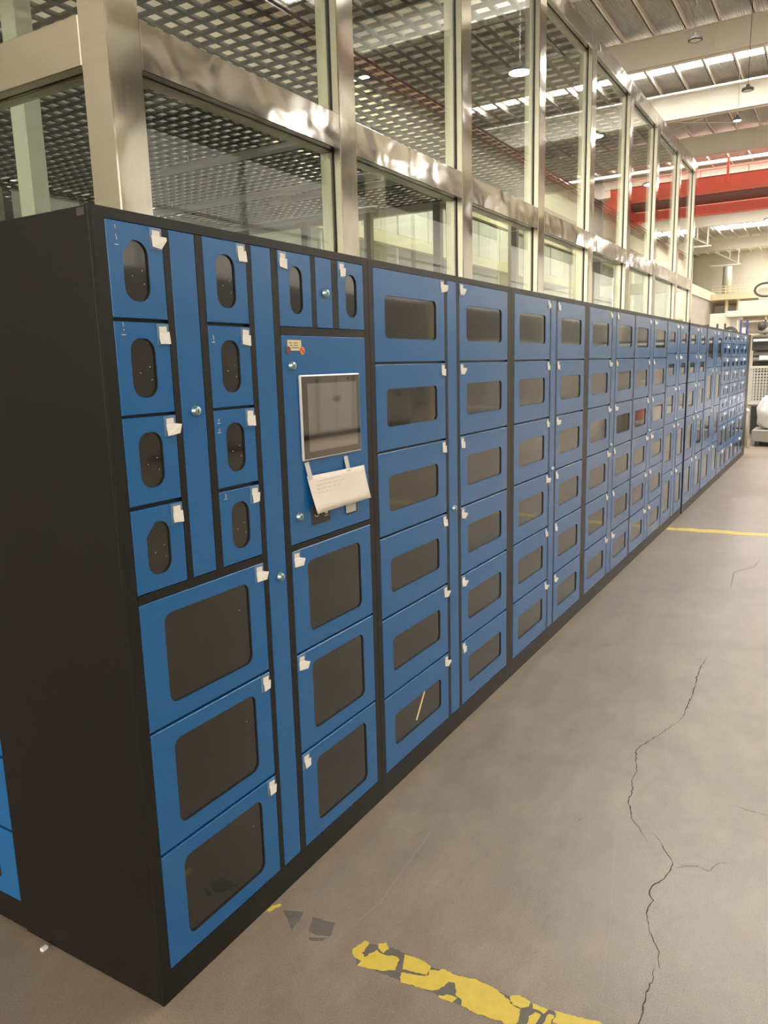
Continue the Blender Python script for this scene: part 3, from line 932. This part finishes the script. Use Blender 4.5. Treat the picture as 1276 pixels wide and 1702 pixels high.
def rail(x0, x1, y0, y1, z0, z1, mat):
    return MB().box(x0, x1, y0, y1, z0, z1, 0.003).obj('rail', mat, EN)
for a, b in zip(PYS, PYS[1:]):
    for z0, z1 in ((MZ0, MZ1), (TZ0, TZ1)):
        # front half, gasket groove, back half
        rail(-0.697, PX1 - 0.0005, a + PW + .001, b - .001, z0, z1, 'steel_rail')
        rail(PX0, -0.716, a + PW + .001, b - .001, z0, z1, 'steel_brushed_lit')
        MB().box(-0.7155, -0.6975, a + PW + .001, b - .001, z0 + 0.012, z1 - 0.012).obj('gasket', 'gasket', EN)
    for z0, z1 in ((MZ0, MZ1), (TZ0, TZ1)):
        rail(XEND, XEND + 0.118, a + PW + .001, b - .001, z0, z1, 'steel_rail')
    for z0, z1 in ((0.05, MZ0), (MZ1, TZ0)):
        MB().box(-0.711, -0.702, a + PW, b, z0, z1).obj('glass_pane', 'glass', EN)
xs = [PX1 - 0.13] + [x for x in PXS]
for yw in (PYS[0], PYS[-1]):
    e = -0.79
    for xx in PXS:
        for z0, z1 in ((MZ0, MZ1), (TZ0, TZ1)):
            if yw == PYS[0]:
                rail(xx + PW + .001, e - .001, yw + 0.0005, yw + 0.045, z0, z1, 'steel_brushed_lit')
                rail(xx + PW + .001, e - .001, yw + 0.064, yw + 0.118, z0, z1, 'steel_brushed_lit')
                MB().box(xx + PW + .001, e - .001, yw + 0.0455, yw + 0.0635, z0 + .012, z1 - .012).obj('gasket', 'gasket', EN)
            else:
                rail(xx + PW + .001, e - .001, yw + 0.0005, yw + 0.118, z0, z1, 'steel_brushed_lit')
        for z0, z1 in ((0.05, MZ0), (MZ1, TZ0)):
            MB().box(xx + PW, e, yw + 0.050, yw + 0.059, z0, z1).obj('glass_pane', 'glass', EN)
        e = xx

# open grid ceiling of the enclosure: crossing flat slats
GR = thing('grid_ceiling', 'dark open lattice ceiling of crossing slats inside the glass enclosure', 'ceiling', (0, 0, 4.387))
gx0, gx1, gy0, gy1 = XEND + 0.12, PX0 - 0.004, PYS[0] + 0.12, PYS[-1] - 0.004
P = 0.17
sx = MB().box(-0.022, 0.022, gy0, gy1, 0, 0.023).mesh('slat', 'grid')
sy = MB().box(gx0, gx1, -0.022, 0.022, 0.001, 0.024).mesh('slat', 'grid')
k = 0
x = -0.85
while x > gx0:
    put('slat', sx, GR, (x, 0, 0)); x -= P
y = 0.895
while y < gy1:
    put('slat', sy, GR, (0, y, 0)); y += P
# linear tubes hung under the grid
for (x0, x1, y, lab) in ((-6.6, -3.4, 6.72, 'pale ceiling tube ending in a rounded cap, nearest the front glass corner'), (-9.0, -4.4, 8.57, 'long pale ceiling tube running the width of the enclosure'), (-6.63, -3.6, 9.05, 'pale ceiling tube with a rounded cap behind the long tube'), (-9.0, -5.6, 10.5, 'pale ceiling tube along the far end of the enclosure')):
    t = thing('ceiling_tube', lab, 'tube light', ((x0 + x1) / 2, y, 4.25))
    h = (x1 - x0) / 2
    MB().tube((-h, 0, 0), (h, 0, 0), 0.05, 14).obj('tube', 'tube', t, smooth=True)
    for s in (-1, 1):
        MB().lathe([(0.05, 0.0), (0.045, 0.02), (0.03, 0.037), (0.0, 0.045)], 14, 'x').obj('end_cap', 'tube', t, (s * h, 0, 0), True).scale = (s, 1, 1)
        MB().tube((s * h * 0.7, 0, 0.045), (s * h * 0.7, 0, 0.14), 0.006, 6).obj('hanger', 'tube', t)
pc = MB().box(-0.075, 0.075, -0.075, 0.075, 0, 4.385, 0.01).obj('support_column', 'palegreen', None, (-3.7, 2.60, 0)); tag(pc, 'pale square column standing inside the glass enclosure near its corner', 'column')

# ------------------------------------------------------------------ left side wall dressing seen through the glass
MB().box(XL, XL + 0.25, 14.0, 46.0, 5.15, 5.47).obj('crane_beam', 'cream', wl)
y = 15.0
k = 0
while y < 42:
    MB().box(XL, XL + 0.10 + 0.02 * (k % 2), y, y + 0.95, 5.52, 6.72, 0.01).obj('cladding_panel', 'panel', wl)
    y += 1.0; k += 1
for y in range(14, 44, 6):
    MB().box(XL, XL + 0.05, y + 0.3, y + 5.4, 7.2, 8.2).obj('window_glazing', 'green', wl)
MB().box(XL, XL + 0.2, 14, 46, 6.80, 7.05).obj('upper_beam', 'cream', wl)
for y in range(16, 44, 4):
    MB().box(XL, XL + 0.06, y, y + 0.06, 3.9, 5.15).obj('hanger_rod', 'lamp_off', wl)

# ------------------------------------------------------------------ far mezzanine
mz = thing('mezzanine', 'ribbed cream mezzanine with railing at the far end of the hall', 'mezzanine', (0, 0, 0))
MB().box(-10.59, -7.8, 50.0, 67.9, 0.0, 5.8).obj('ribbed_block', 'cladding', mz)
MB().box(-10.59, -7.7, 50.0, 67.9, 5.8, 6.44).obj('edge_beam', 'cream', mz)
MB().box(-7.69, 4.0, 62.0, 67.9, 5.82, 6.23).obj('balcony_slab', 'cream', mz)
for z in (6.42, 6.6, 6.78):
    MB().tube((-7.6, 62.05, z), (4.0, 62.05, z), 0.025, 6).obj('railing_bar', 'cream', mz)
for x in [-7.6 + 0.9 * k for k in range(13)]:
    MB().tube((x, 62.05, 6.23), (x, 62.05, 6.8), 0.03, 6).obj('railing_post', 'cream', mz)
for x in (-6.7, -5.9):
    MB().tube((x, 63.0, 0), (x, 63.0, 5.82), 0.12, 10).obj('column', 'cream', mz)
MB().box(-7.69, -5.2, 64.0, 64.2, 0.0, 5.5).obj('back_screen', 'midgrey', mz)
MB().box(-10.55, -10.0, 50.0, 67.8, 6.44, 9.0).obj('upper_wall', 'plaster', mz)
for y0, y1 in ((56.0, 58.8), (60.4, 63.0), (64.0, 66.4)):
    MB().box(-9.99, -9.9, y0, y1, 6.6, 8.5).obj('green_glazing', 'green', mz)
    MB().box(-9.99, -9.86, y1, y1 + 0.35, 6.5, 8.6).obj('mullion', 'girder', mz)
dc = MB().lathe([(0.0, 0), (0.32, 0), (0.32, 2.2), (0.0, 2.2)], 18).obj('round_duct', 'midgrey', None, (-7.0, 64.9, 6.231), True); tag(dc, 'round grey duct standing on the far balcony', 'duct')
for (y, x) in ((48.0, -7.0), (59.0, -6.6)):
    br = thing('cable_bracket', 'white triangular bracket frame hung from the far girder at %s' % ('the crane side' if y < 50 else 'the end wall side'), 'bracket', (x, y + 0.12, 7.999))
    MB().box(-0.04, 0.04, -0.04, 0.04, 0.0, 1.0).obj('upright', 'mesh', br, (1.0, 0, 0))
    MB().tube((-0.6, 0, 0.9), (1.0, 0, 0.05), 0.04, 6).obj('diagonal', 'mesh', br)
    MB().box(-0.8, 1.2, -0.05, 0.05, -0.08, 0.0).obj('base_bar', 'mesh', br)
    MB().box(0.4, 0.46, -0.04, 0.04, 0.35, 1.0).obj('drop_bar', 'mesh', br)

# ------------------------------------------------------------------ bridge crane
cr = thing('bridge_crane', 'red double girder overhead bridge crane spanning the hall', 'crane', (0, 0, 0))
MB().box(-7.57, 5.95, 32.0, 32.55, 7.88, 8.40, 0.01).obj('front_girder', 'red', cr)
MB().box(-7.50, 5.95, 32.56, 34.5, 7.86, 7.93).obj('shade_plate', 'darkred', cr)  # added dark plate, paints the shaded band between the girders
MB().box(-7.57, 5.95, 34.52, 35.0, 7.48, 7.85, 0.01).obj('rear_girder', 'red', cr)
MB().box(-7.58, -7.1, 31.4, 35.6, 7.40, 7.86, 0.01).obj('end_truck', 'red', cr)
MB().box(5.5, 5.97, 31.4, 35.6, 7.40, 7.86, 0.01).obj('end_truck', 'red', cr)
MB().box(-7.57, 5.95, 31.98, 32.57, 8.40, 8.42).obj('top_flange', 'darkred', cr)
MB().tube((-7.5, 32.3, 8.73), (5.9, 32.3, 8.73), 0.02, 6).obj('handrail', 'red', cr)
for x in [-7.4 + 1.7 * k for k in range(8)]:
    MB().tube((x, 32.3, 8.42), (x, 32.3, 8.73), 0.015, 6).obj('handrail_post', 'red', cr)
MB().box(-3.01, -2.93, 31.9, 31.98, 8.1, 9.0).obj('conductor_arm', 'red', cr)
# runway beams of the crane on both sides, the right one with red conductor bars
rw = thing('crane_runway', 'cream crane runway beam on columns along the enclosure side', 'beam', (-7.9, 0, 0))
MB().box(-0.2, 0.2, 13.0, 49.8, 6.75, 7.38).obj('beam', 'cream', rw)
for y in (38.0, 47.5):
    MB().box(-0.15, 0.15, y, y + 0.3, 0, 6.75).obj('column', 'cream', rw)
r2 = thing('crane_runway', 'cream crane runway beam with red conductor bars opposite the lockers', 'beam', (5.75, 0, 0))
MB().box(-0.04, 0.04, YB + 0.1, YF - 6.2, 6.22, 7.36).obj('web', 'plaster', r2)
MB().box(-0.2, 0.2, YB + 0.1, YF - 6.2, 7.36, 7.40).obj('flange', 'cream', r2)
MB().box(-0.2, 0.2, YB + 0.1, YF - 6.2, 6.18, 6.22).obj('flange', 'cream', r2)
for k in range(3):
    MB().box(-0.30, -0.26, YB + 0.1, YF - 6.2, 7.18 + .10 * k, 7.22 + .10 * k).obj('conductor_bar', 'dullred', r2)
for y in (-18, -10, -2, 6, 13, 20, 27, 34, 44, 54):
    MB().box(-0.15, 0.15, y, y + 0.3, 0, 6.18).obj('column', 'cream', r2)

# ------------------------------------------------------------------ high-bay lamps
def lamp(loc, lit, label, group=None, r=0.28):
    t = thing('high_bay_lamp', label, 'lamp', loc, 0, group)
    MB().tube((0, 0, 0.12), (0, 0, 9.899 - loc[2]), 0.007, 6).obj('cord', 'dark' if not lit else 'lamp_off', t)
    MB().lathe([(0.0, 0.12), (r * 0.3, 0.12), (r * 0.35, 0.05), (r * 0.97, 0.04), (r, 0.0), (r * 0.8, -0.012), (r * 0.8, 0.005), (0.0, 0.005)], 24).obj('housing', 'dark', t, smooth=False)
    MB().lathe([(0.0, -0.004), (r * 0.78, -0.004), (r * 0.78, 0.004), (0.0, 0.004)], 24).obj('lens', 'lamp_on' if lit else 'lamp_off', t)
    return t
lamp((-1.48, 15.49, 7.5), False, 'unlit round hanging lamp in front of the first roof girder', r=0.13)
lamp((-0.95, 19.11, 7.5), False, 'unlit round hanging lamp in front of the second roof girder', r=0.13)
lamp((-1.42, 21.40, 7.5), True, 'small bright lit lamp hanging in front of the dark girder', r=0.11)
for xi in (3.5, 9.0):
    for yi in (-14, -7, 0, 7, 15.4, 21, 28, 40, 50, 60):
        lamp((xi, yi, 7.6), True, 'lit round high-bay lamp over the open aisle opposite the lockers', 'lit high-bay lamps over the aisle')
for yi, w_ in ((15.5, 'just past the glass enclosure'), (21.0, 'second past the glass enclosure'), (27.5, 'third past the glass enclosure'), (34.5, 'near the crane end')):  # added lamps that brighten the wall panels and cream beam
    lamp((-8.9, yi, 8.3), True, 'added lamp brightening the panelled side wall, %s' % w_)
for xi in (-2.0, 2.0):  # lamps added out of view to brighten the far bays and end wall
    for yi in (38.5, 46, 51, 57, 61):
        lamp((xi, yi, 7.6), True, 'added out-of-view lamp brightening the far bays beyond the red crane', 'added lamps beyond the crane')

# ------------------------------------------------------------------ far end: machine, cage, pallet
mc = thing('gantry_machine', 'large cream gantry machine with a black cable chain behind the far lockers', 'machine', (0, 0, 0))
MB().box(-1.68, 2.2, 26.0, 28.0, 3.08, 3.36, 0.02).obj('upper_housing', 'skin', mc)
MB().box(-2.0, 2.2, 25.9, 28.2, 2.88, 3.07, 0.02).obj('beam', 'skin', mc)
MB().box(-1.15, 2.2, 26.3, 27.8, 3.36, 3.80, 0.04).obj('carriage', 'skin', mc)
MB().box(-0.95, 2.2, 26.4, 27.7, 3.80, 4.0, 0.03).obj('carriage_top', 'skin', mc)
pts = []
for k in range(13):
    t = math.pi * (0.5 + k / 12)
    pts.append((-0.95 + 0.30 * math.cos(t), 26.2, 3.68 + 0.20 * math.sin(t)))
MB().path([(-0.55, 26.2, 3.90)] + pts + [(-0.7, 26.2, 3.48)], 0.035, 8).obj('cable_chain', 'dark', mc)
MB().box(-2.5, -1.86, 26.0, 27.5, 2.3, 3.02, 0.02).obj('side_housing', 'skin', mc)
mb = MB()
for k in range(12):
    mb.box(-1.86 + .028 * k, -1.85 + .028 * k, 25.98, 25.99, 2.4, 2.88)
for k in range(14):
    mb.box(-1.88, -1.53, 25.97, 25.98, 2.4 + .034 * k, 2.41 + .034 * k)
gm = mb.obj('guard_mesh', 'mesh', mc); gm['kind'] = 'stuff'
MB().box(-1.6, 2.2, 26.6, 27.5, 0.0, 2.88, 0.02).obj('column_body', 'plaster', mc)
for x in (-1.57, -0.9, -0.2, 0.6, 1.5):
    MB().box(x, x + 0.05, 26.0, 26.05, 0, 2.88).obj('frame_post', 'skin', mc)
for z in (2.70, 2.3):
    MB().box(-1.57, 1.6, 26.0, 26.05, z, z + 0.05).obj('frame_bar', 'skin', mc)
MB().lathe([(0.0, -0.12), (0.13, -0.10), (0.17, 0.0), (0.13, 0.10), (0.0, 0.12)], 16, 'x', (-0.95, 25.9, 2.55)).obj('spindle_head', 'dark', mc, smooth=True)
MB().box(-1.05, -0.6, 25.8, 25.98, 2.35, 2.5, 0.03).obj('spindle_arm', 'midgrey', mc)
bs = thing('dark_machine', 'low dark machine bed with grey rollers and a white edge behind the mesh cage', 'machine', (0, 0, 0))
MB().box(-0.33, 3.5, 16.9, 18.4, 1.76, 2.06, 0.02).obj('bed', 'dark', bs)
MB().box(-0.31, 3.5, 16.86, 16.899, 1.95, 2.00).obj('edge_strip', 'white', bs)
MB().box(-0.33, 0.5, 17.2, 18.3, 0.0, 1.755).obj('base', 'dark', bs)
MB().box(3.0, 3.5, 17.2, 18.3, 0.0, 1.755).obj('base', 'midgrey', bs)
for z, m_ in ((1.70, 'midgrey'), (1.58, 'midgrey'), (1.48, 'dark')):
    MB().tube((-0.3, 17.0, z), (3.4, 17.0, z), 0.055, 12).obj('roller', m_, bs, smooth=True)
MB().box(-0.18, 0.8, 16.88, 16.94, 1.57, 1.66).obj('sheet_roll', 'white', bs)

def mesh_cage(loc, w, d, z0, z1, label, rotz=0.0, cell=0.055, group=None):
    t = thing('mesh_cage', label, 'cage', loc, rotz, group)
    r = 0.02
    for x in (0, w):
        for y in (0, d):
            MB().box(x - r, x + r, y - r, y + r, 0, z1).obj('upright', 'mesh', t)
    for z in (z0, z1):
        MB().box(0, w, -r, r, z - r, z + r).obj('rail', 'mesh', t)
        MB().box(0, w, d - r, d + r, z - r, z + r).obj('rail', 'mesh', t)
        for x in (0, w):
            MB().box(x - r, x + r, 0, d, z - r, z + r).obj('rail', 'mesh', t)
    for y in (0, d):
        mb = MB()
        n = int(w / cell)
        for i in range(1, n):
            mb.box(i * w / n - .006, i * w / n + .006, y - .006, y + .006, z0, z1)
        n = int((z1 - z0) / cell)
        for i in range(1, n):
            z = z0 + i * (z1 - z0) / n
            mb.box(0, w, y - .006, y + .006, z - .006, z + .006)
        o = mb.obj('wire_mesh', 'mesh', t); o['kind'] = 'stuff'
    for x in (0, w):
        mb = MB()
        n = int(d / cell)
        for i in range(1, n):
            mb.box(x - .006, x + .006, i * d / n - .006, i * d / n + .006, z0, z1)
        n = int((z1 - z0) / cell)
        for i in range(1, n):
            z = z0 + i * (z1 - z0) / n
            mb.box(x - .006, x + .006, 0, d, z - .006, z + .006)
        o = mb.obj('wire_mesh', 'mesh', t); o['kind'] = 'stuff'
    MB().box(0, w, 0, d, z0 - 0.05, z0 - 0.021).obj('tray', 'midgrey', t)
    return t
mesh_cage((-0.28, 15.95, 0), 3.6, 0.75, 0.72, 1.43, 'white wire mesh cage on legs past the end of the locker row')
bo = thing('bollard', 'short grey metal bollard with a white cap at the end of the lockers', 'bollard', (-0.12, 14.35, 0))
MB().tube((0, 0, 0.02), (0, 0, 0.66), 0.055, 16).obj('shaft', 'midgrey', bo, smooth=True)
MB().lathe([(0.0, 0.06), (0.04, 0.055), (0.062, 0.03), (0.062, 0.0)], 16).obj('cap', 'lamp_off', bo, (0, 0, 0.66), True)
MB().box(-0.09, 0.09, -0.09, 0.09, 0, 0.02).obj('base_plate', 'midgrey', bo)
pl = thing('pallet_crate', 'low grey steel crate on feet heaped with packages past the locker row', 'crate', (0.0, 14.6, 0))
MB().box(-0.03, 1.1, 0, 0.8, 0.09, 0.30, 0.01).obj('tub', 'midgrey', pl)
for x in (0.03, 1.0):
    for y in (0.06, 0.7):
        MB().box(x, x + 0.08, y, y + 0.08, 0, 0.09).obj('foot', 'dark', pl)
def bundle(loc, s, lab, sd):
    bm = bmesh.new()
    bmesh.ops.create_icosphere(bm, subdivisions=3, radius=1)
    rr = random.Random(sd)
    ph = [rr.uniform(0, 6) for _ in range(6)]
    for v in bm.verts:
        n = 1 + .13 * math.sin(4 * v.co.x + ph[0]) * math.sin(5 * v.co.y + ph[1]) + .08 * math.sin(9 * v.co.z + ph[2] + 3 * v.co.x) + .05 * math.sin(13 * v.co.y + ph[3])
        v.co *= n
        v.co.x *= s[0]; v.co.y *= s[1]; v.co.z = max(v.co.z, -0.8) * s[2]
    me = bpy.data.meshes.new('cloth_bundle')
    bm.to_mesh(me); bm.free()
    me.materials.append(MT['cloth'])
    for p in me.polygons: p.use_smooth = True
    return tag(put('cloth_bundle', me, None, loc), lab, 'bundle')
bundle((0.27, 14.98, 0.59), (.26, .30, .34), 'crumpled white cloth bundle lying on top of the grey steel crate', 3)
bundle((0.84, 14.98, 0.53), (.22, .28, .26), 'smaller white cloth bundle behind the crumpled one on the crate', 5)
# low things just beyond the end of the row, above the locker tops
for x, lab in ((-1.90, 'thin dark post behind the small-door lockers, next to the cable hump'), (-2.12, 'thin dark post behind the small-door lockers, further from the cable hump')):
    o = MB().box(-0.025, 0.025, -0.025, 0.025, 0, 2.66).obj('dark_post', 'dark', None, (x, 25.0, 0)); tag(o, lab, 'post')
gt = thing('blue_gate', 'narrow blue post gate behind the far end of the lockers', 'gate', (-1.40, 24.5, 0))
for x in (0, 0.17):
    MB().box(x - .03, x + .03, -.03, .03, 0, 2.72).obj('post', 'bluepost', gt)
MB().box(0.03, 0.14, -.02, .02, 2.2, 2.5).obj('plate', 'white', gt)
hm = thing('cable_hump', 'coiled black cable bundle resting behind the small-door lockers', 'cable', (-1.66, 24.2, 0))
MB().box(-.25, .25, -.2, .2, 0, 2.30).obj('stand', 'midgrey', hm)
for k in range(3):
    pp = [(.22 * math.cos(math.pi * i / 10) * (1 - .15 * k), -.05 * k, 2.30 + .22 * math.sin(math.pi * i / 10) * (1 - .15 * k)) for i in range(11)]
    MB().path(pp, .018, 6).obj('loop', 'dark', hm)
sk = MB().box(-3.9, -2.6, 27.0, 28.0, 0, 2.72, 0.02).obj('brown_stack', 'brick'); tag(sk, 'dark brown stack of crates behind the end of the glass enclosure', 'stack')

# ------------------------------------------------------------------ opposite side of the aisle (seen mirrored in screen, windows, steel)
def cabinet(x, y, w, label, group):
    t = thing('storage_cabinet', label, 'cabinet', (x, y, 0), 0, group)
    MB().box(0, 0.6, 0, w, 0.12, 1.95, 0.005).obj('body', 'cabinet', t)
    MB().box(0.05, 0.6, 0.02, w - 0.02, 0, 0.12).obj('plinth', 'dark', t)
    for k in range(2):
        ya, yb_ = 0.02 + k * w / 2, w / 2 - 0.02 + k * w / 2
        d = MB().box(-0.02, 0, ya, yb_, 0.16, 1.60, 0.004).obj('door', 'cabinet', t)
        MB().box(-0.05, -0.02, (w / 2 - 0.10 if k == 0 else w / 2 + 0.06), (w / 2 - 0.06 if k == 0 else w / 2 + 0.10), 0.85, 0.98).obj('handle', 'dark', d)
        MB().box(-0.02, 0, ya, yb_, 1.64, 1.92, 0.004).obj('drawer', 'cabinet', t)
    return t
for k in range(6):
    cabinet(9.2, 9.0 + 1.55 * k, 1.5, 'grey two-door storage cabinet across the aisle, mirrored in the touchscreen', 'grey cabinets across the aisle')
for k in range(6):
    mesh_cage((7.6, 20.5 + 1.9 * k, 0), 1.0, 1.7, 0.3, 2.3, 'white mesh container across the aisle, mirrored in the locker windows', 0, 0.12, 'white mesh containers across the aisle')
rt = thing('red_cart', 'red tool cart across the aisle, mirrored in the far locker windows', 'cart', (3.0, 18.6, 0))
MB().box(0, 0.7, 0, 1.0, 0.15, 0.55, 0.01).obj('box', 'red', rt)
for x in (0.05, 0.58):
    for y in (0.08, 0.85):
        MB().tube((x, y, 0.075), (x + 0.05, y, 0.075), 0.075, 14).obj('wheel', 'dark', rt)
MB().box(0.0, 0.7, 0.0, 1.0, 0.551, 0.58).obj('top_mat', 'dark', rt)
